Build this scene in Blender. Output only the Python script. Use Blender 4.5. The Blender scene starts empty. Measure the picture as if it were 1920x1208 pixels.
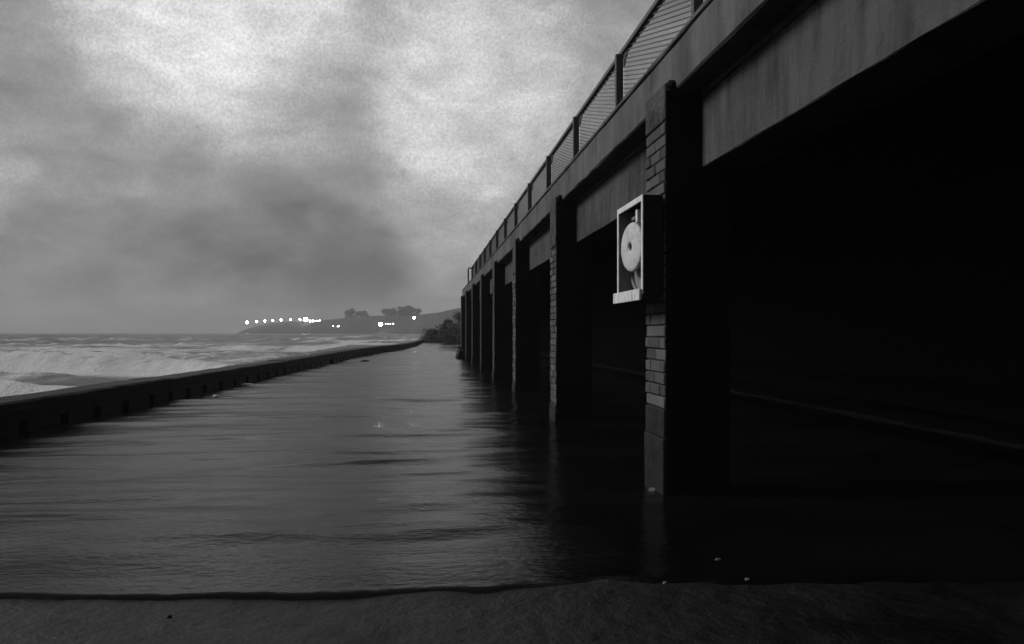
import bpy, bmesh, math, random
import numpy as np
from mathutils import Vector, Matrix
random.seed(7)
rng = np.random.default_rng(11)
S = bpy.context.scene
COL = S.collection
R = math.radians

# ------------------------------------------------------------------ camera
F = 1493.0; HOR = 623.0; CAMH = 1.10; YAW = math.atan(160 / F)      # photo pixels (1920 wide)
cam_d = bpy.data.cameras.new('camera'); cam = bpy.data.objects.new('camera', cam_d); COL.objects.link(cam)
cam_d.sensor_width = 36; cam_d.lens = 36 * F / 1920
cam_d.shift_y = (HOR - 604) / 1920
cam_d.clip_start = 0.05; cam_d.clip_end = 8000
cam.location = (0, 0, CAMH); cam.rotation_euler = (R(90), 0, -YAW)
S.camera = cam
cT, sT = math.cos(YAW), math.sin(YAW)

def ray(u, v):
    a, b = (u - 960) / F, (HOR - v) / F
    return Vector((a * cT + sT, cT - a * sT, b))
def on_plane(u, v, z):           # ground point seen at a photo pixel (for measuring the place)
    d = ray(u, v); t = (z - CAMH) / d.z
    return Vector((d.x * t, d.y * t, z))
def at_depth(u, v, D):
    d = ray(u, v); return Vector((d.x * D, d.y * D, CAMH + d.z * D))

# ------------------------------------------------------------------ light
SUN_EL, SUN_AZ = R(35), R(-82)    # azimuth from +Y, negative = over the sea
sd = Vector((math.sin(SUN_AZ) * math.cos(SUN_EL), math.cos(SUN_AZ) * math.cos(SUN_EL), math.sin(SUN_EL)))
sl = bpy.data.lights.new('sun', 'SUN'); sun = bpy.data.objects.new('sun', sl); COL.objects.link(sun)
sl.energy = 1.5; sl.angle = R(20); sl.color = (1, 1, 1)
sun.rotation_euler = sd.to_track_quat('Z', 'Y').to_euler()

W = bpy.data.worlds.new('World'); S.world = W; W.use_nodes = True
nt = W.node_tree; nt.nodes.clear()
def nd(t, **k):
    n = nt.nodes.new(t)
    for a, b in k.items(): setattr(n, a, b)
    return n
def lk(a, b): nt.links.new(a, b)
def mth(op, a, b=None, c=None, clamp=False):
    n = nd('ShaderNodeMath', operation=op, use_clamp=clamp)
    for i, v in enumerate((a, b, c)):
        if v is None: continue
        if isinstance(v, (int, float)): n.inputs[i].default_value = v
        else: lk(v, n.inputs[i])
    return n.outputs[0]
tc = nd('ShaderNodeTexCoord')
mp = nd('ShaderNodeMapping'); lk(tc.outputs['Generated'], mp.inputs[0]); mp.inputs['Scale'].default_value = (1, 1, 1.9)
def noise(scale, detail, rough, vec, dist=0.0):
    n = nd('ShaderNodeTexNoise'); n.inputs['Scale'].default_value = scale; n.inputs['Detail'].default_value = detail
    n.inputs['Roughness'].default_value = rough; n.inputs['Distortion'].default_value = dist
    lk(vec, n.inputs['Vector']); return n
# directions are pushed about by noise so that the cloud masses have torn edges
wn = noise(3.2, 5, .6, mp.outputs[0])
sub = nd('ShaderNodeVectorMath', operation='SUBTRACT'); lk(wn.outputs['Color'], sub.inputs[0]); sub.inputs[1].default_value = (.5, .5, .5)
scl = nd('ShaderNodeVectorMath', operation='SCALE'); lk(sub.outputs[0], scl.inputs[0]); scl.inputs['Scale'].default_value = .17
addv = nd('ShaderNodeVectorMath', operation='ADD'); lk(tc.outputs['Generated'], addv.inputs[0]); lk(scl.outputs[0], addv.inputs[1])
nrm = nd('ShaderNodeVectorMath', operation='NORMALIZE'); lk(addv.outputs[0], nrm.inputs[0])
n1 = noise(2.1, 7, .55, mp.outputs[0], .5)
n2 = noise(7.5, 3, .5, mp.outputs[0], .2)
n3 = noise(330, 1, .5, tc.outputs['Generated'])
val = mth('MULTIPLY_ADD', n1.outputs['Fac'], .10, .047)              # broad overcast
val = mth('ADD', val, mth('MULTIPLY_ADD', n2.outputs['Fac'], .12, -.06))
BLOBS = [(410, 20, 290, .14), (900, 180, 230, .13), (270, 90, 220, .05), (650, 100, 340, .07), (1120, 60, 300, .05), (900, 430, 230, .09),
         (150, 340, 460, .045), (600, 350, 280, -.025), (30, 70, 220, -.025), (1000, 40, 150, -.03), (300, 640, 420, -.04), (760, 640, 300, -.02)]
for u, v, r, a in BLOBS:
    d = ray(u, v).normalized()
    dp = nd('ShaderNodeVectorMath', operation='DOT_PRODUCT'); lk(nrm.outputs[0], dp.inputs[0]); dp.inputs[1].default_value = d
    mr = nd('ShaderNodeMapRange', interpolation_type='SMOOTHERSTEP')
    mr.inputs['From Min'].default_value = math.cos(r / F); mr.inputs['From Max'].default_value = 1.0
    lk(dp.outputs['Value'], mr.inputs['Value'])
    val = mth('MULTIPLY_ADD', mr.outputs[0], a, val)
n4 = noise(15, 6, .62, mp.outputs[0], .5)
val = mth('MULTIPLY', val, mth('MULTIPLY_ADD', n4.outputs['Fac'], .9, .55))
val = mth('MAXIMUM', val, .045)
gm = nd('ShaderNodeMapRange', interpolation_type='SMOOTHSTEP'); lk(val, gm.inputs['Value'])
gm.inputs['From Min'].default_value = .11; gm.inputs['From Max'].default_value = .2; gm.inputs['To Min'].default_value = .32; gm.inputs['To Max'].default_value = .7
val = mth('MULTIPLY', val, mth('ADD', mth('MULTIPLY', mth('SUBTRACT', n3.outputs['Fac'], .5), gm.outputs[0]), 1.0))
sky = nd('ShaderNodeTexSky', sky_type='NISHITA'); sky.sun_disc = False
sky.sun_elevation = SUN_EL; sky.sun_rotation = SUN_AZ
bw = nd('ShaderNodeRGBToBW'); lk(sky.outputs[0], bw.inputs[0])
tot = mth('ADD', mth('MULTIPLY', val, 10.8), mth('MULTIPLY', bw.outputs[0], .02))
bg = nd('ShaderNodeBackground'); lk(tot, bg.inputs['Color']); bg.inputs['Strength'].default_value = 0.1
out = nd('ShaderNodeOutputWorld'); lk(bg.outputs[0], out.inputs[0])

S.view_settings.view_transform = 'Standard'; S.view_settings.look = 'None'
S.view_settings.exposure = 1.1; S.view_settings.gamma = 1.0; S.view_settings.use_curve_mapping = False
S.cycles.volume_bounces = 1; S.cycles.max_bounces = 8
S.cycles.use_denoising = True

# ------------------------------------------------------------------ helpers
def grid_noise(x, y, seed, octaves=4, gain=.5):
    """value noise on arrays"""
    tot = np.zeros_like(x, dtype=float); amp = 1.0; norm = 0
    for o in range(octaves):
        xi = np.floor(x).astype(np.int64); yi = np.floor(y).astype(np.int64)
        fx = x - xi; fy = y - yi
        fx = fx * fx * fx * (fx * (fx * 6 - 15) + 10); fy = fy * fy * fy * (fy * (fy * 6 - 15) + 10)
        def h(a, b):
            n = (a * 374761393 + b * 668265263 + (seed + o * 17) * 982451653) & 0xffffffff
            n = ((n ^ (n >> 13)) * 1274126177) & 0xffffffff
            return ((n ^ (n >> 16)) & 0xffff) / 65535.0
        v = (h(xi, yi) * (1 - fx) + h(xi + 1, yi) * fx) * (1 - fy) + (h(xi, yi + 1) * (1 - fx) + h(xi + 1, yi + 1) * fx) * fy
        tot += amp * (v * 2 - 1); norm += amp; amp *= gain; x = x * 2.03 + 13.1; y = y * 2.03 + 7.7
    return tot / norm

def link(name, me, mat=None, parent=None):
    if mat is not None and not me.materials: me.materials.append(mat)
    o = bpy.data.objects.new(name, me); COL.objects.link(o)
    if parent: o.parent = parent
    return o
def mesh_np(name, verts, faces, smooth=False):
    me = bpy.data.meshes.new(name); me.from_pydata([tuple(map(float, v)) for v in verts], [], [tuple(map(int, f)) for f in faces]); me.update()
    if smooth: me.polygons.foreach_set('use_smooth', [True] * len(me.polygons))
    return me
def grid_mesh(name, X, Y, Z, smooth=True):
    r, c = X.shape
    V = np.stack([X.ravel(), Y.ravel(), Z.ravel()], 1)
    i = np.arange(r * c).reshape(r, c)
    q = np.stack([i[:-1, :-1].ravel(), i[:-1, 1:].ravel(), i[1:, 1:].ravel(), i[1:, :-1].ravel()], 1)
    me = bpy.data.meshes.new(name)
    me.vertices.add(len(V)); me.vertices.foreach_set('co', V.ravel())
    me.loops.add(q.size); me.loops.foreach_set('vertex_index', q.ravel().astype(np.int32))
    me.polygons.add(len(q)); me.polygons.foreach_set('loop_start', np.arange(0, q.size, 4, dtype=np.int32))
    me.update(calc_edges=True); me.validate()
    if smooth: me.polygons.foreach_set('use_smooth', [True] * len(me.polygons))
    return me
def add_box(bm, lo, hi, bevel=0.0, jit=0.0):
    vs = bmesh.ops.create_cube(bm, size=1)['verts']
    for v in vs:
        for k in range(3):
            v.co[k] = lo[k] if v.co[k] < 0 else hi[k]
            if jit: v.co[k] += random.uniform(-jit, jit)
    if bevel:
        es = list({e for v in vs for e in v.link_edges})
        bmesh.ops.bevel(bm, geom=es, offset=bevel, segments=1, affect='EDGES', profile=.5)
def add_cyl(bm, p0, p1, r0, r1=None, n=8, caps=True):
    p0, p1 = Vector(p0), Vector(p1); r1 = r0 if r1 is None else r1
    q = (p1 - p0).to_track_quat('Z', 'Y'); rings = []
    for p, r in ((p0, r0), (p1, r1)):
        rings.append([bm.verts.new(p + q @ Vector((r * math.cos(2 * math.pi * k / n), r * math.sin(2 * math.pi * k / n), 0))) for k in range(n)])
    for k in range(n): bm.faces.new((rings[0][k], rings[0][(k + 1) % n], rings[1][(k + 1) % n], rings[1][k]))
    if caps: bm.faces.new(rings[0][::-1]); bm.faces.new(rings[1])
def bm_mesh(name, bm):
    bmesh.ops.recalc_face_normals(bm, faces=bm.faces)
    me = bpy.data.meshes.new(name); bm.to_mesh(me); bm.free(); return me
def box(name, lo, hi, mat, parent=None, bevel=0.0):
    bm = bmesh.new(); add_box(bm, lo, hi, bevel); return link(name, bm_mesh(name, bm), mat, parent)
def empty(name, loc=(0, 0, 0)):
    o = bpy.data.objects.new(name, None); COL.objects.link(o); o.location = loc; o.empty_display_size = .2; return o
def tag(o, label=None, cat=None, group=None, kind=None):
    if label: o['label'] = label
    if cat: o['category'] = cat
    if group: o['group'] = group
    if kind: o['kind'] = kind
    return o

# ------------------------------------------------------------------ materials
def material(name, base=.2, var=.3, scale=4, rough=.7, rough_var=.15, bump=.3, bump_scale=30, bump_dist=.01,
             stretch=(1, 1, 1), stain=0.0, stain_scale=1.2, spec=.4, metal=0.0, crack=0.0, objrand=0.0, streak=0.0):
    m = bpy.data.materials.new(name); m.use_nodes = True; t = m.node_tree; b = t.nodes['Principled BSDF']
    L = t.links.new
    tcn = t.nodes.new('ShaderNodeTexCoord'); geo = t.nodes.new('ShaderNodeNewGeometry')
    mpn = t.nodes.new('ShaderNodeMapping'); mpn.inputs['Scale'].default_value = stretch
    L(geo.outputs['Position'], mpn.inputs[0])
    def nz(s, d=6, r=.6):
        n = t.nodes.new('ShaderNodeTexNoise'); n.inputs['Scale'].default_value = s; n.inputs['Detail'].default_value = d
        n.inputs['Roughness'].default_value = r; L(mpn.outputs[0], n.inputs['Vector']); return n.outputs['Fac']
    def M(op, a, c=None, e=None, clamp=False):
        n = t.nodes.new('ShaderNodeMath'); n.operation = op; n.use_clamp = clamp
        for i, v in enumerate((a, c, e)):
            if v is None: continue
            if isinstance(v, (int, float)): n.inputs[i].default_value = v
            else: L(v, n.inputs[i])
        return n.outputs[0]
    a = nz(scale)
    f = M('MULTIPLY_ADD', a, 2 * var, 1 - var)
    if stain:
        s = nz(stain_scale, 8, .65)
        r = t.nodes.new('ShaderNodeMapRange'); r.inputs['From Min'].default_value = .45; r.inputs['From Max'].default_value = .62
        r.inputs['To Min'].default_value = 1; r.inputs['To Max'].default_value = 1 - stain; L(s, r.inputs['Value'])
        f = M('MULTIPLY', f, r.outputs[0])
    if streak:      # rain and rust runs down the face
        mps = t.nodes.new('ShaderNodeMapping'); mps.inputs['Scale'].default_value = (1, 3.2, .5); L(geo.outputs['Position'], mps.inputs[0])
        ns = t.nodes.new('ShaderNodeTexNoise'); ns.inputs['Scale'].default_value = 2.2; ns.inputs['Detail'].default_value = 8; ns.inputs['Roughness'].default_value = .7
        L(mps.outputs[0], ns.inputs['Vector'])
        r = t.nodes.new('ShaderNodeMapRange'); r.inputs['From Min'].default_value = .42; r.inputs['From Max'].default_value = .66
        r.inputs['To Min'].default_value = 1.1; r.inputs['To Max'].default_value = 1 - streak; L(ns.outputs['Fac'], r.inputs['Value']); f = M('MULTIPLY', f, r.outputs[0])
    if objrand:
        oi = t.nodes.new('ShaderNodeObjectInfo'); f = M('MULTIPLY', f, M('MULTIPLY_ADD', oi.outputs['Random'], 2 * objrand, 1 - objrand))
    col = M('MULTIPLY', f, base)
    hgt = nz(bump_scale, 8, .65)
    if crack:
        v = t.nodes.new('ShaderNodeTexVoronoi'); v.feature = 'DISTANCE_TO_EDGE'; v.inputs['Scale'].default_value = crack
        ad = t.nodes.new('ShaderNodeVectorMath'); ad.operation = 'ADD'
        n = t.nodes.new('ShaderNodeTexNoise'); n.inputs['Scale'].default_value = 3; n.inputs['Detail'].default_value = 5
        L(mpn.outputs[0], n.inputs['Vector']); L(mpn.outputs[0], ad.inputs[0]); L(n.outputs['Color'], ad.inputs[1]); L(ad.outputs[0], v.inputs['Vector'])
        r = t.nodes.new('ShaderNodeMapRange'); r.inputs['From Min'].default_value = 0; r.inputs['From Max'].default_value = .012
        r.inputs['To Min'].default_value = .3; L(v.outputs['Distance'], r.inputs['Value'])
        col = M('MULTIPLY', col, r.outputs[0]); hgt = M('ADD', hgt, M('MULTIPLY', r.outputs[0], .6))
    L(col, b.inputs['Base Color'])
    L(M('MULTIPLY_ADD', nz(scale * 2.3), 2 * rough_var, rough - rough_var, clamp=True), b.inputs['Roughness'])
    b.inputs['Specular IOR Level'].default_value = spec; b.inputs['Metallic'].default_value = metal
    bn = t.nodes.new('ShaderNodeBump'); bn.inputs['Strength'].default_value = bump; bn.inputs['Distance'].default_value = bump_dist
    L(hgt, bn.inputs['Height']); L(bn.outputs[0], b.inputs['Normal'])
    return m
M_concrete = material('painted_concrete', .062, .35, 3, .8, .1, .6, 30, .02, stain=.45, stain_scale=1.5, spec=.05, streak=.42)
M_fascia = material('smooth_concrete', .088, .3, 2, .8, .1, .5, 40, .012, stain=.35, spec=.05, streak=.3)
M_render = material('flaking_render', .066, .5, 7, .8, .1, 1.0, 16, .05, stain=.5, stain_scale=5, spec=.05)
M_brick = material('worn_brick', .064, .35, 14, .75, .1, .8, 45, .012, objrand=.35, spec=.05)
M_mortar = material('dark_mortar', .02, .3, 10, .9, .05, .6, 60, .01, spec=.1)
M_plinth = material('wet_plinth', .02, .4, 5, .6, .15, .8, 18, .03, stain=.4, stain_scale=3, spec=.08)
M_inside = material('dark_inner_wall', .008, .4, 3, .85, .08, .4, 20, .02, spec=.1)  # one even near-black tone for the inner walls, slab and riser
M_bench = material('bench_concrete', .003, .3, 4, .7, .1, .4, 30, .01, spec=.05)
M_seawall = material('wet_seawall', .007, .4, 3, .42, .15, .7, 14, .03, stain=.4, spec=.05)
M_darkmetal = material('painted_steel', .045, .2, 10, .5, .1, .15, 60, .002, spec=.3)
M_wire = material('galvanised_wire', .07, .2, 20, .5, .1, .1, 80, .001, spec=.3, metal=.3)
M_white = material('weathered_white_paint', .5, .15, 12, .6, .1, .4, 60, .004, spec=.3, stain=.25, stain_scale=14)
M_greybox = material('grey_board', .17, .25, 9, .7, .1, .3, 40, .006, stain=.35, stain_scale=9, spec=.2)
M_blackbox = material('black_board', .014, .2, 9, .8, .05, .2, 40, .004, spec=.1)
M_reel = material('worn_pale_paint', .42, .2, 16, .7, .1, .7, 40, .01, stain=.3, stain_scale=16, spec=.2)
M_black = material('rubber_black', .01, .1, 9, .8, .05, .1, 40, .004, spec=.1)
M_ground = material('wet_concrete_paving', .0035, .8, 1.0, .42, .42, .9, 6, .05, stain=.7, stain_scale=1.7, spec=.24)
M_shade_render = material('render_with_painted_shade', .008, .4, 5, .85, .05, .5, 25, .015, spec=.04)  # shade of the pillar flanks and caps painted in as a near-black tone
M_hill = material('dark_grassland', .03, .4, .08, .95, .03, .6, .5, .5, spec=.05)
M_bank = material('scrub_bank', .035, .5, .6, .95, .03, .9, 3, .2, spec=.05)
M_leaf = material('foliage', .035, .4, .8, .8, .1, .1, 20, .01, spec=.1)
M_bark = material('bark', .03, .3, 3, .9, .05, .5, 10, .02, spec=.1)
M_wood = material('wet_timber', .03, .3, 8, .5, .1, .5, 30, .01, spec=.3)
M_stone_glint = material('pale_stone_and_glint', .07, .3, 8, .7, .1, .5, 20, .01, spec=.3)
M_foam = material('foam', .7, .15, 20, .8, .1, .6, 50, .01, spec=.2)
M_housewall = material('pale_housewall', .3, .2, 1, .8, .1, .2, 10, .01, spec=.2)
M_roof = material('slate_roof', .05, .3, 2, .7, .1, .2, 10, .02, spec=.2)
def emitter(name, strength):
    m = bpy.data.materials.new(name); m.use_nodes = True; t = m.node_tree; b = t.nodes['Principled BSDF']
    b.inputs['Base Color'].default_value = (.8, .8, .8, 1)
    b.inputs['Emission Color'].default_value = (1, 1, 1, 1); b.inputs['Emission Strength'].default_value = strength; return m
M_lamp = emitter('lamp_glass', 24); M_window_lit = emitter('lit_window', 8); M_lamp_small = emitter('small_lamp_glass', 6)

def water_material():
    m = bpy.data.materials.new('flood_water'); m.use_nodes = True; t = m.node_tree; b = t.nodes['Principled BSDF']; L = t.links.new
    geo = t.nodes.new('ShaderNodeNewGeometry')
    def nz(scale, st, d=4, r=.55):
        mpn = t.nodes.new('ShaderNodeMapping'); mpn.inputs['Scale'].default_value = st; L(geo.outputs['Position'], mpn.inputs[0])
        n = t.nodes.new('ShaderNodeTexNoise'); n.inputs['Scale'].default_value = scale; n.inputs['Detail'].default_value = d
        n.inputs['Roughness'].default_value = r; n.inputs['Distortion'].default_value = .4; L(mpn.outputs[0], n.inputs['Vector']); return n.outputs['Fac']
    r = t.nodes.new('ShaderNodeMapRange'); L(nz(.9, (.5, 1.3, 1)), r.inputs['Value']); r.inputs['From Min'].default_value = .3; r.inputs['From Max'].default_value = .7
    r.inputs['To Min'].default_value = .001; r.inputs['To Max'].default_value = .004
    L(r.outputs[0], b.inputs['Base Color'])
    rr = t.nodes.new('ShaderNodeMapRange'); L(nz(1.3, (.4, 1.2, 1)), rr.inputs['Value']); rr.inputs['To Min'].default_value = .08; rr.inputs['To Max'].default_value = .22
    L(rr.outputs[0], b.inputs['Roughness'])
    b.inputs['IOR'].default_value = 1.33; b.inputs['Specular IOR Level'].default_value = .175
    b1 = t.nodes.new('ShaderNodeBump'); b1.inputs['Strength'].default_value = .4; b1.inputs['Distance'].default_value = .02
    L(nz(5, (.35, 1, 1), 5, .6), b1.inputs['Height'])
    b2 = t.nodes.new('ShaderNodeBump'); b2.inputs['Strength'].default_value = .5; b2.inputs['Distance'].default_value = .008
    L(nz(24, (.5, 1, 1), 3, .6), b2.inputs['Height']); L(b1.outputs[0], b2.inputs['Normal'])
    L(b2.outputs[0], b.inputs['Normal'])
    return m
M_flood = water_material()
def sea_material():
    m = bpy.data.materials.new('storm_sea'); m.use_nodes = True; t = m.node_tree; b = t.nodes['Principled BSDF']; L = t.links.new
    at = t.nodes.new('ShaderNodeAttribute'); at.attribute_name = 'foam'
    geo = t.nodes.new('ShaderNodeNewGeometry')
    def nz(scale, st, d=6, r=.7):
        mpn = t.nodes.new('ShaderNodeMapping'); mpn.inputs['Scale'].default_value = st; L(geo.outputs['Position'], mpn.inputs[0])
        n = t.nodes.new('ShaderNodeTexNoise'); n.inputs['Scale'].default_value = scale; n.inputs['Detail'].default_value = d
        n.inputs['Roughness'].default_value = r; n.inputs['Distortion'].default_value = .6; L(mpn.outputs[0], n.inputs['Vector']); return n.outputs['Fac']
    def M(op, a, c=None, e=None, clamp=False):
        n = t.nodes.new('ShaderNodeMath'); n.operation = op; n.use_clamp = clamp
        for i, v in enumerate((a, c, e)):
            if v is None: continue
            if isinstance(v, (int, float)): n.inputs[i].default_value = v
            else: L(v, n.inputs[i])
        return n.outputs[0]
    s = M('ADD', at.outputs['Fac'], M('MULTIPLY_ADD', nz(.9, (.5, 1, 1)), 1.9, -.95))
    s = M('ADD', s, M('MULTIPLY_ADD', nz(4, (.6, 1, 1), 8, .8), 2.0, -1.0))
    s = M('ADD', s, M('MULTIPLY_ADD', nz(17, (.8, 1, 1), 3, .75), 1.7, -.85))
    r = t.nodes.new('ShaderNodeMapRange'); r.interpolation_type = 'SMOOTHSTEP'
    r.inputs['From Min'].default_value = .1; r.inputs['From Max'].default_value = 1.05; L(s, r.inputs['Value'])
    mx = t.nodes.new('ShaderNodeMapRange'); L(r.outputs[0], mx.inputs['Value']); mx.inputs['To Min'].default_value = .035; mx.inputs['To Max'].default_value = .41
    L(mx.outputs[0], b.inputs['Base Color'])
    ro = t.nodes.new('ShaderNodeMapRange'); L(r.outputs[0], ro.inputs['Value']); ro.inputs['To Min'].default_value = .3; ro.inputs['To Max'].default_value = .9
    L(ro.outputs[0], b.inputs['Roughness']); b.inputs['IOR'].default_value = 1.33; b.inputs['Specular IOR Level'].default_value = .35
    bn = t.nodes.new('ShaderNodeBump'); bn.inputs['Strength'].default_value = .9; bn.inputs['Distance'].default_value = .14
    L(M('ADD', nz(3, (.6, 1, 1)), M('MULTIPLY', nz(14, (1, 1, 1), 4), .35)), bn.inputs['Height']); L(bn.outputs[0], b.inputs['Normal'])
    return m
M_sea = sea_material()

# ------------------------------------------------------------------ the setting: ground, flood water, sea
gx = np.linspace(-6.4, 5.75, 165); gy = np.concatenate([np.linspace(-14, 1.2, 20), np.linspace(1.25, 4.2, 90), np.geomspace(4.3, 100, 60)])
GX, GY = np.meshgrid(gx, gy)
GZ = grid_noise(GX * 1.3, GY * 1.6, 3, 4) * .02 + grid_noise(GX * 6, GY * 6, 5, 3) * .004 - .012
promenade = link('promenade', grid_mesh('promenade', GX, GY, GZ), M_ground); tag(promenade, kind='structure')

wx = np.linspace(-6.3, 5.65, 300); wt = np.linspace(0, 1, 620)
WX, WT = np.meshgrid(wx, wt)
front = 3.43 + .035 * np.sin(WX * 1.7) + .07 * grid_noise(WX * 1.1, WX * 0 + 2, 21, 6, .6) + .022 * grid_noise(WX * 5, WX * 0 + 6, 27, 3) - .045 * WX
WY = front * (97.0 / front) ** WT
dist = WY - front
amp = np.clip(dist / 1.2, 0, 1) * .85 + .15
rip = grid_noise(WX * .38 + WY * .1, WY * 1.25, 31, 3, .45) * .034 + (np.abs(grid_noise(WX * .3 + 5, WY * 1.7 - WX * .12, 37, 2)) - .25) * -.032 + grid_noise(WX * 1.1, WY * 3.4, 33, 2) * .009 + grid_noise(WX * 2.4 + WY * .6, WY * 7.5, 35, 2) * .003
depth_x = np.clip(.010 + .034 * grid_noise(WX * .55, WX * 0 + 4, 25, 4), -.004, .03)
WZ = depth_x + (.036 - depth_x) * np.clip(dist / .9, 0, 1) + rip * amp
EW = .075 + .05 * grid_noise(WX * .9, WX * 0 + 9, 23, 3)
edge = np.clip(dist / EW, 0, 1); WZ = np.where(dist < EW, -.02 + (WZ + .02 + .004 * np.sin(edge * np.pi)) * np.sqrt(np.clip(1 - (1 - edge) ** 2, 0, 1)), WZ)
flood = link('flood_water', grid_mesh('flood_water', WX, WY, WZ), M_flood); tag(flood, kind='structure')

# sea: graded grid, rollers breaking on the way to the wall
SEA = -.55
sy = np.concatenate([np.linspace(-20, 3, 24), 3 + np.geomspace(.12, 1400, 560) ])
sx = -4.9 - np.concatenate([[0], np.geomspace(.12, 1500, 420)])
sx = np.concatenate([np.linspace(14, -4.75, 90), sx])
SX, SY = np.meshgrid(sx, sy)
def rollers(X, Y):
    warp = grid_noise(X / 26, Y / 26, 41, 3) * 9 + grid_noise(X / 7, Y / 9, 43, 3) * 1.6
    s = Y * .94 + X * .34 + warp
    h = np.zeros_like(X); fo = np.zeros_like(X)
    for lam, A, sd_, ph in ((13.0, .62, 51, 0.0), (7.2, .34, 53, 2.0), (38., .35, 55, 7.0)):
        q = ((s + ph) / lam) % 1.0
        crest = np.exp(-(np.where(q > .5, q - 1, q) / np.where((q > .5), .055, .17)) ** 2)   # steep front, long back
        m = np.clip(grid_noise(X / (lam * 1.9), Y / (lam * .9), sd_, 3) * 1.1 + .55, 0, 1.2)
        h += A * crest * m
        brk = np.exp(-(np.where(q > .5, q - 1, q) + .07) ** 2 / .012)
        fo += brk * np.clip(m - .3, 0, 1) * (1.7 if lam < 30 else .5)
    rd = np.hypot(X, Y)
    h += grid_noise(X / 2.2, Y / 1.6, 61, 4) * .10 + grid_noise(X / .9, Y / .55, 63, 3) * .075 * np.clip(1.4 - rd / 60, 0, 1) * .55
    return h, fo
SH, FO = rollers(SX, SY)
rr_ = np.hypot(SX, SY)
fade = np.clip(1.5 - rr_ / 700, .12, 1)
SZ = SEA + SH * fade
near_shore = np.exp(-np.clip(rr_ - 60, 0, None) / 60)
FO = FO * .8 + near_shore * (.28 + .45 * grid_noise(SX / 8, SY / 3.5, 71, 4)) + .22 * grid_noise(SX / 30, SY / 12, 73, 3)
FO = FO * np.where(rr_ > 130, np.exp(-(rr_ - 130) / 90), 1)
sea_me = grid_mesh('sea', SX, SY, SZ)
fa = sea_me.attributes.new('foam', 'FLOAT', 'POINT'); fa.data.foreach_set('value', np.clip(FO, .02, 1.1).ravel().astype(np.float32))
# where the promenade and the coast stand the sheet lies well under them
co = np.empty(len(sea_me.vertices) * 3); sea_me.vertices.foreach_get('co', co); co = co.reshape(-1, 3)
wl = np.interp(co[:, 1], [-14, 4, 8.6, 14, 21, 29, 36.5, 42.5, 48.5, 58, 70, 90], [-5.3, -4.45, -4.3, -4.02, -3.62, -3.25, -2.9, -2.3, -1.5, -.95, -.55, -.25])
under = (co[:, 0] > wl - .3) & (co[:, 1] < 92); co[under, 2] = -1.25; sea_me.vertices.foreach_set('co', co.ravel()); sea_me.update()
sea = link('sea', sea_me, M_sea); tag(sea, kind='structure')

def ridge_terrain(name, pts, mat, toe, back, nz_amp, seed, base_z=-1.3, cols=220, toe_pow=1.0):
    """pts: (u, v_top, distance) of the crest seen in the photograph -> a real hill with toe, crest and plateau"""
    us = np.array([p[0] for p in pts], float); vs = np.array([p[1] for p in pts], float); ds = np.array([p[2] for p in pts], float)
    U = np.linspace(us[0], us[-1], cols); V = np.interp(U, us, vs); D = np.interp(U, us, ds)
    prof = [(-1, 0.0), (-.92, .06), (-.8, .2), (-.6, .47), (-.4, .72), (-.2, .9), (-.08, .97), (0, 1.0), (.2, 1.02), (.5, .98), (1, .9)]
    X = np.zeros((len(prof), cols)); Y = X.copy(); Z = X.copy()
    for j in range(cols):
        c = at_depth(U[j], V[j], D[j]); d = Vector((c.x, c.y, 0)).normalized()
        for i, (t, hh) in enumerate(prof):
            off = t * (toe if t < 0 else back)
            X[i, j] = c.x + d.x * off; Y[i, j] = c.y + d.y * off
            Z[i, j] = base_z + (c.z - base_z) * hh
    w = np.array([min(1, h * 3) * (.4 if t >= -.08 else 1) for t, h in prof])[:, None]
    Z += grid_noise(X / (toe * .18), Y / (toe * .18), seed, 4) * nz_amp * w
    return link(name, grid_mesh(name, X, Y, Z), mat)
HEAD = [(436, 630, 520), (455, 620, 515), (480, 612, 510), (505, 607, 505), (530, 605, 500), (565, 604, 490), (600, 602, 480), (640, 597, 470),
        (680, 593, 455), (720, 592, 440), (760, 591, 425), (800, 589, 400), (822, 587, 380), (838, 582, 360), (868, 577, 330), (930, 568, 300), (1060, 555, 270)]
HS = 1.7
HEAD = [(a, b, c * HS) for a, b, c in HEAD]
head = ridge_terrain('headland', HEAD, M_hill, 120, 260, 1.5, 81); tag(head, kind='structure')
BANK = [(770, 643, 92), (784, 640, 92), (800, 634, 94), (820, 622, 98), (840, 613, 100), (868, 600, 100), (920, 580, 98), (1000, 560, 96), (1200, 520, 92)]
bank = ridge_terrain('scrub_bank', BANK, M_bank, 16, 30, .35, 83, base_z=-.2, cols=120); tag(bank, kind='structure')
# hillside the colonnade is built against
hx = np.array([5.8, 5.95, 10, 18, 40, 90]); hy = np.linspace(-22, 84, 60)
HX, HY = np.meshgrid(hx, hy); HZ = np.interp(HX, hx, [-.3, 2.62, 2.7, 5, 12, 20]) + grid_noise(HX / 5, HY / 5, 91, 4) * .5 * (HX > 10)
hs = link('hillside', grid_mesh('hillside', HX, HY, HZ), M_bank); tag(hs, kind='structure')

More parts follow.
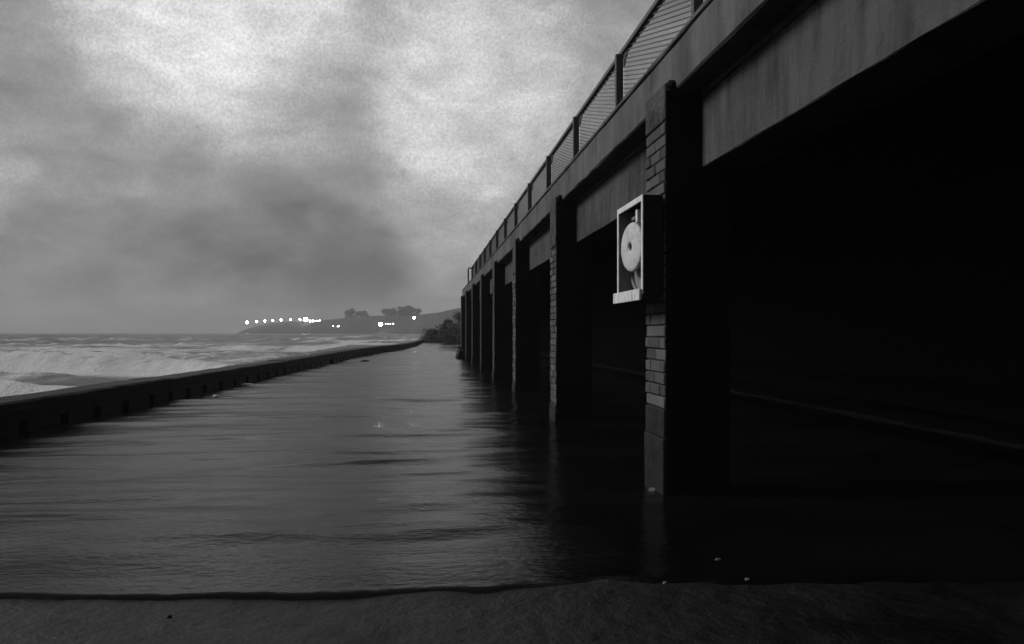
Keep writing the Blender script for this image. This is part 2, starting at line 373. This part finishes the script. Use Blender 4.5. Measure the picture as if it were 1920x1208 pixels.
# ------------------------------------------------------------------ colonnade
XP, XF, XB, XBACK = 1.525, 1.60, 1.775, 5.6     # pillar face, fascia face, beam face, back wall
PW = .44; BAY = 4.35; Y0 = 5.0; NP = 8
ZP, ZF0, ZF1, ZB0 = 2.71, 2.67, 2.97, 2.165
YS, YE = Y0 - 4 * BAY, Y0 + 7 * BAY + PW + .05
colon = empty('colonnade', (XP, YS, 0)); tag(colon, 'long dark concrete colonnade carrying a deck along the flooded promenade', 'colonnade')
colon.matrix_basis = Matrix.Identity(4)
def strip(name, x0, x1, z0, z1, ya, yb, mat, seg=.22, rough=.004, seed=1, bev=.012, parent=colon):
    """a cast length of concrete with slightly uneven arrises"""
    n = max(2, int((yb - ya) / seg)); ys = np.linspace(ya, yb, n + 1)
    prof = [(x0, z0 + bev), (x0, (z0 + z1) / 2), (x0, z1 - bev), (x0 + bev, z1), (x1 - bev, z1), (x1, z1 - bev), (x1, z0 + bev), (x1 - bev, z0), (x0 + bev, z0)]
    V = []; k = len(prof)
    for i, y in enumerate(ys):
        for j, (a, b) in enumerate(prof):
            e = rough
            V.append((a + random.uniform(-e, e) * (a < x1 - .05), y, b + random.uniform(-e, e)))
    Fc = [(i * k + j, i * k + (j + 1) % k, (i + 1) * k + (j + 1) % k, (i + 1) * k + j) for i in range(n) for j in range(k)]
    Fc += [tuple(range(k)), tuple(range(n * k, n * k + k))[::-1]]
    me = mesh_np(name, V, Fc); bm = bmesh.new(); bm.from_mesh(me); bpy.data.meshes.remove(me)
    return link(name, bm_mesh(name, bm), mat, parent)
strip('fascia', XF, XF + .35, ZF0, ZF1, YS, YE, M_fascia, rough=.003)
strip('coping', XF - .012, XF + .30, ZF1 + .003, ZF1 + .035, YS, YE + .01, M_fascia, rough=.003, bev=.006)
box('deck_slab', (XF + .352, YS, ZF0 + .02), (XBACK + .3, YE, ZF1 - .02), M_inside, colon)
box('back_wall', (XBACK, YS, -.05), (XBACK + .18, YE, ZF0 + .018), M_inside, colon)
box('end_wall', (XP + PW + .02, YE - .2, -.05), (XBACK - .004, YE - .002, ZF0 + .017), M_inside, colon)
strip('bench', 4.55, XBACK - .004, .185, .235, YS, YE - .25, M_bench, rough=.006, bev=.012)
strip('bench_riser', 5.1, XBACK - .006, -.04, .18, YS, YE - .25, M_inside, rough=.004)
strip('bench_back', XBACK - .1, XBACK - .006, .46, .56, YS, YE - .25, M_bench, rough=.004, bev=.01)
pil_y = [Y0 + (k - 4) * BAY for k in range(NP + 4)]
for k, y in enumerate(pil_y):
    ya, yb = y + PW + .004, (y + BAY - .004)
    if k == len(pil_y) - 1: continue
    strip('beam', XB, XB + .34, ZB0, ZF0 - .052, ya, yb, M_concrete, rough=.002, bev=.006)
    strip('beam_capping', XB - .008, XB + .30, ZF0 - .046, ZF0 - .004, ya, yb, M_render, seg=.12, rough=.006, bev=.008)

# brick meshes shared by all bricks
def brick_mesh(l, h, d, n):
    r = []
    for i in range(n):
        bm = bmesh.new(); add_box(bm, (0, 0, -l / 2), (d, h, l / 2), .005, .0025)
        r.append(bm_mesh('brick', bm)); r[-1].materials.append(M_brick)
    return r
CH = .0775
STR = brick_mesh(.212, CH - .009, .05, 5); HDR = brick_mesh(.102, CH - .009, .05, 4)
# local brick frame: x = inwards, y = up, z = along the face
def face_bricks(z0, z1):
    """yield (mesh list, matrix) for sea face and near face of a pillar whose near corner is the origin"""
    n = int((z1 - z0) / CH)
    for c in range(n):
        z = z0 + c * CH + .006
        lay = [(STR, .11), (STR, .33)] if c % 2 == 0 else [(HDR, .055), (STR, .22), (HDR, .385)]
        for L_, s in lay:
            yield random.choice(L_), Matrix(((1, 0, 0, random.uniform(-.004, .006)), (0, 0, 1, s + .004), (0, 1, 0, z), (0, 0, 0, 1)))
def pillar(k, y):
    p = empty('pillar', (XP, y, 0)); p.parent = colon
    big = k == 4
    zb = .60 if big else .24
    zt = 2.47 if big else 2.13
    # core of mortar behind the bricks
    bm = bmesh.new(); add_box(bm, (.012, .006, zb - .01), (.2, PW - .012, zt + .01)); link('mortar_core', bm_mesh('core', bm), M_mortar, p)
    # flanks in near-black render, their shade put into the colour, only the seaward face is bare brick
    bm = bmesh.new(); add_box(bm, (.010, .0, -.05), (PW, .0055, ZP - .05)); add_box(bm, (.205, .0056, -.05), (PW, PW, ZP - .05)); link('painted_shade_flank', bm_mesh('flank', bm), M_shade_render, p)
    # rendered head, a little worn cap that dies into the fascia
    bm = bmesh.new(); add_box(bm, (-.001, .0060, zt + .002), (.2, PW + .001, ZP), .006, .003); link('rendered_head', bm_mesh('head', bm), M_render if k <= 5 else M_concrete, p)
    bm = bmesh.new(); add_box(bm, (.008, -.012, ZP - .05), (.16, .10, ZP + .025), .03, .004); link('cap', bm_mesh('cap', bm), M_shade_render, p)
    # plinth, wet and worn
    bm = bmesh.new(); add_box(bm, (-.010, .0058, -.05), (.2, PW + .01, zb * .68), .006, .003); add_box(bm, (-.004, .0058, zb * .68 + .004), (.2, PW + .004, zb - .004), .006, .003)
    link('plinth', bm_mesh('plinth', bm), M_plinth, p)
    if k in (4, 5, 6):
        for me, mt in face_bricks(zb, zt):
            b = link('brick', me, None, p); b.matrix_basis = mt
    elif k > 5 or k == 3:
        bm = bmesh.new()
        for me, mt in face_bricks(zb, zt):
            i0 = len(bm.verts); bm.from_mesh(me); bm.verts.ensure_lookup_table()
            for v in bm.verts[i0:]: v.co = mt @ v.co
        o = link('brickwork', bm_mesh('brickwork', bm), M_brick, p); o['kind'] = 'stuff'
    else:
        bm = bmesh.new(); add_box(bm, (0, 0, zb), (PW, PW, zt)); link('shaft', bm_mesh('shaft', bm), M_brick, p)
    return p
for k, y in enumerate(pil_y): pillar(k, y)

# ------------------------------------------------------------------ box with reel on the near pillar
BX, BY0, BY1, BZ0, BZ1 = 1.388, 4.995, 5.67, 1.335, 1.985
wb = empty('wall_box', (BX, BY0, BZ0)); tag(wb, 'open shallow black box with white front frame, fixed to the nearest brick pillar', 'wall box')
def wbox(name, lo, hi, m, bev=.003):
    bm = bmesh.new(); add_box(bm, [lo[i] - wb.location[i] for i in range(3)], [hi[i] - wb.location[i] for i in range(3)], bev); return link(name, bm_mesh(name, bm), m, wb)
wbox('side_panel', (BX, BY0, BZ0), (XP - .012, BY0 + .018, BZ1), M_blackbox)
wbox('side_panel', (BX, BY1 - .018, BZ0), (XP - .012, BY1, BZ1), M_greybox)
wbox('top_panel', (BX, BY0 + .02, BZ1 - .018), (XP - .012, BY1 - .02, BZ1 - .002), M_blackbox)
wbox('bottom_panel', (BX, BY0 + .02, BZ0 + .002), (XP - .012, BY1 - .02, BZ0 + .018), M_greybox)
wbox('back_panel', (XP - .032, BY0 + .02, BZ0 + .02), (XP - .014, BY1 - .02, BZ1 - .02), M_greybox)
fw = .03
wbox('frame_stile', (BX - .012, BY0 - .002, BZ0 + .01), (BX - .002, BY0 + fw, BZ1 + .002), M_white)
wbox('frame_stile', (BX - .012, BY1 - fw, BZ0 + .01), (BX - .002, BY1 + .002, BZ1 + .002), M_white)
wbox('frame_rail', (BX - .012, BY0 + fw + .002, BZ1 - .038), (BX - .002, BY1 - fw - .002, BZ1 + .002), M_white)
bm = bmesh.new()
for i in range(20):
    a = BY0 - .0 + i * (BY1 + .03 - BY0) / 20; h = 0.0
    add_box(bm, (BX - .034 - wb.location.x + random.uniform(-.002, .002), a - wb.location.y, -.03 + h), (BX - .014 - wb.location.x, a + (BY1 + .03 - BY0) / 20 - .0012 - wb.location.y, .045 + h), .003)
link('sill_board', bm_mesh('sill', bm), M_white, wb)
bm = bmesh.new(); pts_ = [Vector((XP - .045, 5.46 + .235 * math.cos(a), 1.66 + .27 * math.sin(a))) - wb.location for a in np.linspace(-2.3, 1.9, 22)]
for a_, b_ in zip(pts_, pts_[1:]): add_cyl(bm, a_, b_, .011, .011, 7)
link('hose', bm_mesh('hose', bm), M_greybox, wb)
wbox('bracket', (BX + .05, 5.30, 1.885), (XP - .034, 5.50, 1.91), M_greybox); wbox('latch', (BX + .02, 5.24, 1.84), (XP - .034, 5.28, 1.93), M_white)
# the reel
rl = empty('reel', (BX + .040, 5.46, 1.695)); rl.rotation_euler = (0, 0, R(10))
tag(rl, 'pale round worn disc with dark centre hole inside the open wall box', 'reel')
def lathe(bm, prof, n=40, axis_x=True, wob=0.0):
    rings = []
    for x, r in prof:
        rings.append([bm.verts.new((x, (r + random.uniform(-wob, wob)) * math.cos(2 * math.pi * k / n), (r + random.uniform(-wob, wob)) * math.sin(2 * math.pi * k / n))) for k in range(n)])
    for a, b in zip(rings, rings[1:]):
        for k in range(n): bm.faces.new((a[k], a[(k + 1) % n], b[(k + 1) % n], b[k]))
    return rings
bm = bmesh.new(); lathe(bm, [(.012, .026), (-.012, .030), (-.018, .045), (-.014, .10), (-.010, .145), (-.006, .165), (.004, .174), (.018, .172), (.024, .16), (.024, .03), (.012, .026)], wob=.0012)
o = link('front_flange', bm_mesh('flange', bm), M_reel, rl); o.data.polygons.foreach_set('use_smooth', [True] * len(o.data.polygons))
bm = bmesh.new(); rg = lathe(bm, [(.0, .0255), (.010, .012), (.010, .0005)], 20); o = link('hub', bm_mesh('hub', bm), M_black, rl)
bm = bmesh.new(); lathe(bm, [(.026, .06), (.072, .06)], 24); link('drum', bm_mesh('drum', bm), M_blackbox, rl)

# ------------------------------------------------------------------ deck fence
XN, ZN0, ZN1 = 1.99, 3.0, 3.955
PST = [5.55 + 2.35 * k for k in range(-1, 13)]; FEND = PST[-1]
fen = empty('deck_fence', (XN, PST[0], ZF1)); tag(fen, 'expanded metal mesh fence with flat steel posts along the edge of the deck', 'fence')
def fbox(name, lo, hi, m, bev=.004):
    bm = bmesh.new(); add_box(bm, [lo[i] - fen.location[i] for i in range(3)], [hi[i] - fen.location[i] for i in range(3)], bev); return link(name, bm_mesh(name, bm), m, fen)
fbox('top_rail', (XN - .03, PST[0] - .02, ZN1 - .035), (XN + .03, FEND + .04, ZN1 + .012), M_darkmetal)
fbox('bottom_rail', (XN - .012, PST[0] - .02, ZN0 + .03), (XN + .012, FEND + .04, ZN0 + .05), M_darkmetal)
for y in PST:
    fbox('post', (XN - .085, y, ZN0 - .03), (XN - .009, y + .05, ZN1 - .037), M_darkmetal)
    bm = bmesh.new()   # gusset under the rail
    lo = Vector((0, y - .16, ZN1 - .04)) - fen.location
    vs = [(-.008, 0, 0), (-.008, .16, 0), (-.008, .16, -.13), (.006, 0, 0), (.006, .16, 0), (.006, .16, -.13)]
    vv = [bm.verts.new((a, b + lo.y, c + lo.z)) for a, b, c in vs]
    for f in ((0, 1, 2), (5, 4, 3), (0, 3, 4, 1), (1, 4, 5, 2), (2, 5, 3, 0)): bm.faces.new([vv[i] for i in f])
    link('gusset', bm_mesh('gusset', bm), M_darkmetal, fen)
KS, DZ = .29, .043
def strands(ya, yb, za, zb, sign, wz, wx_, dz):
    V = []; Fc = []
    y_span = yb - ya
    c = za - KS * y_span
    while c < zb + KS * y_span:
        # z = c + sign*KS*(y-ya)
        t0, t1 = 0.0, y_span
        if sign > 0: lo_, hi_ = (za - c) / KS, (zb - c) / KS
        else: lo_, hi_ = (c - zb) / KS, (c - za) / KS
        t0, t1 = max(t0, lo_), min(t1, hi_)
        if t1 - t0 > .02:
            i = len(V)
            for tt in (t0, t1):
                z = c + sign * KS * tt
                for a, b in ((-wx_ / 2, -wz / 2), (wx_ / 2, -wz / 2), (wx_ / 2, wz / 2), (-wx_ / 2, wz / 2)): V.append((a, ya + tt - fen.location.y, z + b - fen.location.z))
            for q in range(4): Fc.append((i + q, i + (q + 1) % 4, i + 4 + (q + 1) % 4, i + 4 + q))
        c += dz
    return V, Fc
for a, b in zip(PST, PST[1:]):
    V1, F1 = strands(a + .052, b - .004, ZN0 + .051, ZN1 - .037, 1, .0085, .012, DZ)
    V2, F2 = strands(a + .052, b - .004, ZN0 + .051, ZN1 - .037, -1, .006, .004, DZ * .8)
    o = link('mesh_panel', mesh_np('mesh_panel', V1 + V2, F1 + [tuple(i + len(V1) for i in f) for f in F2]), M_wire, fen)
# return railing at the far end of the deck
er = empty('end_railing', (1.86, YE - .1, ZF1)); tag(er, 'short open barred railing closing the far end of the deck', 'railing')
def ebox(name, lo, hi, m=M_darkmetal):
    bm = bmesh.new(); add_box(bm, lo, hi, .004); return link(name, bm_mesh(name, bm), m, er)
ebox('top_rail', (0, -.03, .98), (2.1, .03, 1.04)); ebox('bottom_rail', (.04, -.02, .13), (2.1, .02, .17))
ebox('post', (-.03, -.035, .0), (.035, .035, .979)); ebox('post', (2.05, -.03, .0), (2.1, .03, .979))
for i in range(15): ebox('baluster', (.13 + i * .125, -.012, .172), (.155 + i * .125, .012, .978), M_wire)

# ------------------------------------------------------------------ sea wall
SW = [(-5.3, -14), (-4.75, -3), (-4.45, 4), (-4.3, 8.6), (-4.02, 14), (-3.62, 21), (-3.25, 29), (-2.9, 36.5), (-2.3, 42.5), (-1.5, 48.5), (-.95, 58), (-.55, 70), (-.25, 90)]
P = [Vector((a, b, 0)) for a, b in SW]
def sw_at(s):          # by Y
    for a, b in zip(P, P[1:]):
        if a.y <= s <= b.y: t = (s - a.y) / (b.y - a.y); return a.lerp(b, t)
swall = empty('sea_wall', (0, 0, 0)); tag(swall, 'low wet concrete sea wall with drain openings between promenade and sea', 'sea wall')
WT_, WH = .42, .37
def wall_strip(name, ya, yb, x0, x1, z0, z1, mat=M_seawall, bev=.02, step=.3, rough=.006):
    n = max(1, int((yb - ya) / step)); ys = np.linspace(ya, yb, n + 1)
    prof = [(x0, z0), (x0, z1 - bev), (x0 + bev, z1), (x1 - bev, z1), (x1, z1 - bev), (x1, z0)]; k = len(prof); V = []
    for y in ys:
        c = sw_at(min(max(y, -13.9), 89.9))
        for a, b in prof: V.append((c.x + a + random.uniform(-rough, rough), y, b + random.uniform(-rough, rough)))
    Fc = [(i * k + j, i * k + (j + 1) % k, (i + 1) * k + (j + 1) % k, (i + 1) * k + j) for i in range(n) for j in range(k)] + [tuple(range(k)), tuple(range(n * k, n * k + k))[::-1]]
    me = mesh_np(name, V, Fc); bm = bmesh.new(); bm.from_mesh(me); bpy.data.meshes.remove(me)
    return link(name, bm_mesh(name, bm), mat, swall)
cuts = [-13.9, -6, 1.5, 8.2, 13.2, 21.0, 28.5, 36.2, 43, 50, 58, 67, 78, 89.5]
for i, (a, b) in enumerate(zip(cuts, cuts[1:])):
    wall_strip('coping', a + .012, b - .012, -WT_ - .03, .02, .27, WH + random.uniform(-.008, .008))
    wall_strip('core', a + .02, b - .02, -WT_, -.12, -1.3, .268, bev=.002)
    if b < 60: wall_strip('face', a + .02, b - .02, -.119, -.004, .15, .266, bev=.003)
    y = a + .1
    if b < 60:
        while y < b - .5:
            l = random.uniform(.62, .74)
            wall_strip('pier_block', y, min(y + l, b - .03), -.119, random.uniform(-.012, .0), -.08, .146, bev=.003, step=.35)
            y += l + random.uniform(.16, .22)
    else:
        wall_strip('face', a + .02, b - .02, -.119, -.004, -.08, .266, bev=.003)

# ------------------------------------------------------------------ vegetation
def leaf_mass(bm, c, rx, ry, rz, n, ls, flat=.0):
    for _ in range(n):
        d = Vector((random.gauss(0, 1), random.gauss(0, 1), random.gauss(0, 1))).normalized() * (random.random() ** .45)
        p = Vector((c[0] + d.x * rx, c[1] + d.y * ry, c[2] + d.z * rz))
        a = Vector((random.gauss(0, 1), random.gauss(0, 1), random.gauss(0, 1))).normalized(); b = a.orthogonal().normalized()
        l = ls * random.uniform(.6, 1.4); w = l * .45
        vs = [bm.verts.new(p + a * l), bm.verts.new(p + b * w), bm.verts.new(p - a * l), bm.verts.new(p - b * w)]; bm.faces.new(vs)
def tree_meshes(h, spread, seed, ls, n=420, trunk=.3):
    random.seed(seed)
    bt = bmesh.new(); add_cyl(bt, (0, 0, -.3), (0, 0, h * trunk), h * .035, h * .026, 7)
    bc = bmesh.new()
    for i in range(9):
        a = random.uniform(0, 6.28); r = spread * random.uniform(.2, .8); z = h * random.uniform(max(.12, trunk), .86)
        add_cyl(bt, (0, 0, h * trunk * random.uniform(.5, 1)), (r * math.cos(a), r * math.sin(a), z), h * .018, h * .005, 5)
        q = random.uniform(.28, .5) * spread
        leaf_mass(bc, (r * math.cos(a), r * math.sin(a), z), q, q, q * random.uniform(.6, 1.1), n // 9, ls)
    leaf_mass(bc, (0, 0, h * .6), spread * .6, spread * .6, h * .28, n // 3, ls)
    return bm_mesh('trunk', bt), bm_mesh('crown', bc)
def place_tree(name, meshes, loc, rz, sc, label, cat, group, pn=('trunk', 'crown')):
    t = empty(name, loc); t.rotation_euler.z = rz; t.scale = sc
    tag(t, label, cat, group)
    link(pn[0], meshes[0], M_bark, t); link(pn[1], meshes[1], M_leaf, t); return t
TV = [tree_meshes(6.0, 2.8, 100 + i, .36, 800, .12) for i in range(3)]
spots = [(652, 594, 'tree at the left end of the left clump on the headland'), (661, 594, 'second tree from the left in the left headland clump'),
         (670, 594, 'middle tree of the left clump on the headland'), (678, 593, 'fourth tree from the left in the left headland clump'), (686, 593, 'tree at the right end of the left clump on the headland'),
         (724, 592, 'tree at the left end of the right clump on the headland'), (733, 591, 'second tree from the left in the right headland clump'), (742, 591, 'third tree from the left in the right headland clump'),
         (751, 591, 'fourth tree from the left in the right headland clump'), (760, 591, 'fifth tree from the left in the right headland clump'), (770, 591, 'sixth tree from the left in the right headland clump'), (783, 591, 'low tree at the right end of the right headland clump')]
rs = random.Random(5)
for i, (u, v, lab) in enumerate(spots):
    D = np.interp(u, [p[0] for p in HEAD], [p[2] for p in HEAD]); c = at_depth(u, v, D + 3)
    k = rs.uniform(.5, .9) if i < 5 else rs.uniform(.55, 1.12)
    if i in (4, 11): k *= .62
    k *= HS
    place_tree('headland_tree', TV[i % 3], (c.x, c.y, c.z - 1.5 * k), rs.uniform(0, 6), (k * 1.5, k * 1.5, k * rs.uniform(.95, 1.25)), 'dark ' + lab, 'tree', 'trees on the headland')
SVm = [tree_meshes(1.45, 1.5, 200 + i, .085, 1500, .15) for i in range(3)]
shr = [(803, 640, 84, .75, 'low dark shrub at the far end of the flooded promenade, leftmost'), (815, 638, 86, .95, 'dark shrub second from the left at the promenade end'), (828, 637, 84, 1.1, 'rounded dark shrub in the middle of the promenade end'),
       (840, 637, 82, 1.2, 'broad dark shrub right of the middle at the promenade end'), (851, 640, 74, 1.15, 'tall dark shrub second from the colonnade at the promenade end'), (861, 648, 60, 1.1, 'shrub beside the far end of the colonnade'),
       (842, 614, 98, .7, 'shrub high on the bank behind the others'), (860, 606, 97, .9, 'shrub highest on the bank next to the colonnade')]
for i, (u, v, D, k, lab) in enumerate(shr):
    c = at_depth(u, v, D)
    place_tree('shrub', SVm[i % 3], (c.x, c.y, max(c.z, 0) if v < 625 else 0.0), rs.uniform(0, 6), (k, k, k), lab, 'shrub', 'shrubs at the end of the promenade', ('stem', 'foliage'))

# ------------------------------------------------------------------ lights on the headland
def lamp(u, v, D, r, m, label, post=3.6, cat='street lamp', group='lamps along the headland'):
    c = at_depth(u, v, D * HS); r *= 1.65
    t = empty('street_lamp', (c.x, c.y, c.z - post)); tag(t, label, cat, group)
    bm = bmesh.new(); add_cyl(bm, (0, 0, -1), (0, 0, post - r * .6), .09, .06, 8); add_cyl(bm, (0, 0, post - r * 1.1), (0, 0, post - r * .75), .1, .2, 8); link('post', bm_mesh('post', bm), M_darkmetal, t)
    bm = bmesh.new(); bmesh.ops.create_uvsphere(bm, u_segments=16, v_segments=10, radius=r)
    for v_ in bm.verts: v_.co.z = v_.co.z * (.9 if v_.co.z > 0 else 1.05) + post
    o = link('globe', bm_mesh('globe', bm), m, t); o.data.polygons.foreach_set('use_smooth', [True] * len(o.data.polygons))
    bm = bmesh.new(); add_cyl(bm, (0, 0, post + r * .86), (0, 0, post + r * 1.1), r * .35, r * .1, 10); link('cap', bm_mesh('cap', bm), M_darkmetal, t)
ROW = [(463, 604.5, .75, 'brightest globe lamp at the seaward tip of the headland'), (481, 603, .62, 'second globe lamp from the seaward tip of the headland'), (496.5, 601.8, .62, 'third globe lamp from the seaward tip of the headland'),
       (511.5, 601, .55, 'fourth globe lamp from the seaward tip of the headland'), (527, 600.2, .58, 'fifth globe lamp from the seaward tip of the headland'), (545, 599.6, .52, 'sixth globe lamp from the seaward tip of the headland'), (562.5, 599.2, .6, 'globe lamp just left of the lit pavilion on the headland')]
for u, v, r, lab in ROW: lamp(u, v, 490 if u < 540 else 478, r, M_lamp, lab)
lamp(573, 599, 468, 1.25, M_lamp, 'large glaring lamp at the left end of the lit pavilion', 4.5)
lamp(625, 611.5, 430, .3, M_lamp_small, 'faint left lamp of a pair on the headland slope')
lamp(634, 612, 430, .42, M_lamp, 'brighter right lamp of a pair on the headland slope')
lamp(776.5, 596, 372, .55, M_lamp, 'single lamp under the right clump of trees', 3)
lamp(713.5, 608, 382, .95, M_lamp, 'large glaring lamp low on the middle of the headland', 3)
for i, (u, w) in enumerate(((723, 'first'), (727.5, 'second'), (731.5, 'third'), (737, 'last and brightest'))): lamp(u, 607.4, 382, .24 if i < 3 else .36, M_lamp_small, w + ' of the tiny lamps trailing right of the low glaring lamp', 2)
# lit pavilion
c0 = at_depth(579, 605, 474 * HS); c1 = at_depth(602, 605, 474 * HS)
pv = empty('pavilion', (c0.x, c0.y, c0.z - 1)); dx = (c1 - c0); pv.rotation_euler.z = math.atan2(dx.y, dx.x); Lp = dx.length
tag(pv, 'low pavilion with a row of brightly lit windows on the headland', 'building')
bm = bmesh.new(); add_box(bm, (0, 0, -2), (Lp, 9, 3.9)); link('wall', bm_mesh('wall', bm), M_housewall, pv)
bm = bmesh.new()
for q in ((-.3, -.4), (Lp + .3, -.4), (Lp + .3, 6.4), (-.3, 6.4)): bm.verts.new((q[0], q[1], 3.903))
a = [bm.verts.new((.6, 3, 4.7)), bm.verts.new((Lp - .6, 3, 4.7))]; v = list(bm.verts)
for f in ((0, 1, 5, 4), (2, 3, 4, 5), (1, 2, 5), (3, 0, 4), (3, 2, 1, 0)): bm.faces.new([v[i] for i in f])
link('roof', bm_mesh('roof', bm), M_roof, pv)
for k, (w0, w1) in enumerate(((.3, 1.2), (2.0, 3.0), (4.0, 5.0), (5.8, 6.9))):
    f = Lp / 7.2; bm = bmesh.new(); add_box(bm, (w0 * f, -.06, 1.5), (w1 * f, -.012, 3.4)); wdw = link('window', bm_mesh('window', bm), M_window_lit, pv)
    bm = bmesh.new(); add_box(bm, (w0 * f - .08, -.1, 1.38), (w1 * f + .08, -.004, 1.49)); link('sill', bm_mesh('sill', bm), M_housewall, wdw)
    bm = bmesh.new(); add_box(bm, ((w0 + w1) / 2 * f - .04, -.09, 1.5), ((w0 + w1) / 2 * f + .04, -.062, 3.4)); link('mullion', bm_mesh('mullion', bm), M_darkmetal, wdw)

# ------------------------------------------------------------------ small things on the water and the paving
def lump(name, u, v, size, mat, label, cat, z=.03, n=1, group=None, seed=0):
    random.seed(seed); c = on_plane(u, v, z); bm = bmesh.new(); bmesh.ops.create_icosphere(bm, subdivisions=2, radius=1)
    for q in bm.verts:
        k = 1 + random.uniform(-.22, .22); q.co = Vector((q.co.x * size[0] * k, q.co.y * size[1] * k, max(q.co.z, -.4) * size[2] * k))
    o = link(name, bm_mesh(name, bm), mat); o.location = c; tag(o, label, cat, group); return o
lump('stone', 1226, 921, (.045, .035, .02), M_stone_glint, 'small pale wedge of stone at the foot of the nearest pillar', 'stone', .04, seed=1).rotation_euler.z = -.5
lump('stone', 1247, 1094, (.012, .010, .008), M_stone_glint, 'tiny pale lump standing in for a wet glint on the dark paving, leftmost of three', 'pebble', .0, group='tiny wet glints', seed=2)  # this and the next two are pale lumps added for wet glints
lump('stone', 1346, 1050, (.014, .010, .008), M_stone_glint, 'tiny pale lump standing in for a wet glint on the dark paving, farthest of three', 'pebble', .02, group='tiny wet glints', seed=3)
lump('stone', 1401, 1087, (.012, .010, .008), M_stone_glint, 'tiny pale lump standing in for a wet glint on the dark paving, rightmost of three', 'pebble', .0, group='tiny wet glints', seed=4)
lump('stone', 318, 1157, (.010, .012, .008), M_black, 'small black speck of stone on the bare wet paving', 'pebble', 0, seed=5)
lump('foam_patch', 464, 721, (.14, .05, .02), M_foam, 'long white fleck of foam near the sea wall, farther one', 'foam', .035, seed=6)
lump('foam_patch', 404, 743, (.05, .03, .025), M_foam, 'small white fleck of foam near the sea wall, nearer one', 'foam', .035, seed=7)
lump('driftwood', 683, 677, (.17, .09, .05), M_wood, 'dark piece of driftwood floating far out on the flooded promenade', 'driftwood', .035, seed=8)
lump('boulder', 864, 668, (.22, .5, .42), M_plinth, 'dark boulder against the foot of the far end pillar', 'boulder', .1, seed=9)

# ------------------------------------------------------------------ sea haze
hb = box('haze', (-1900, -60, -6), (700, 1700, 45), None); tag(hb, kind='stuff')
hm = bpy.data.materials.new('sea_haze'); hm.use_nodes = True; t = hm.node_tree; t.nodes.clear()
o_ = t.nodes.new('ShaderNodeOutputMaterial'); pvn = t.nodes.new('ShaderNodeVolumePrincipled')
pvn.inputs['Color'].default_value = (.6, .6, .6, 1); pvn.inputs['Density'].default_value = .0007; pvn.inputs['Anisotropy'].default_value = .0
t.links.new(pvn.outputs[0], o_.inputs['Volume']); hb.data.materials.append(hm)
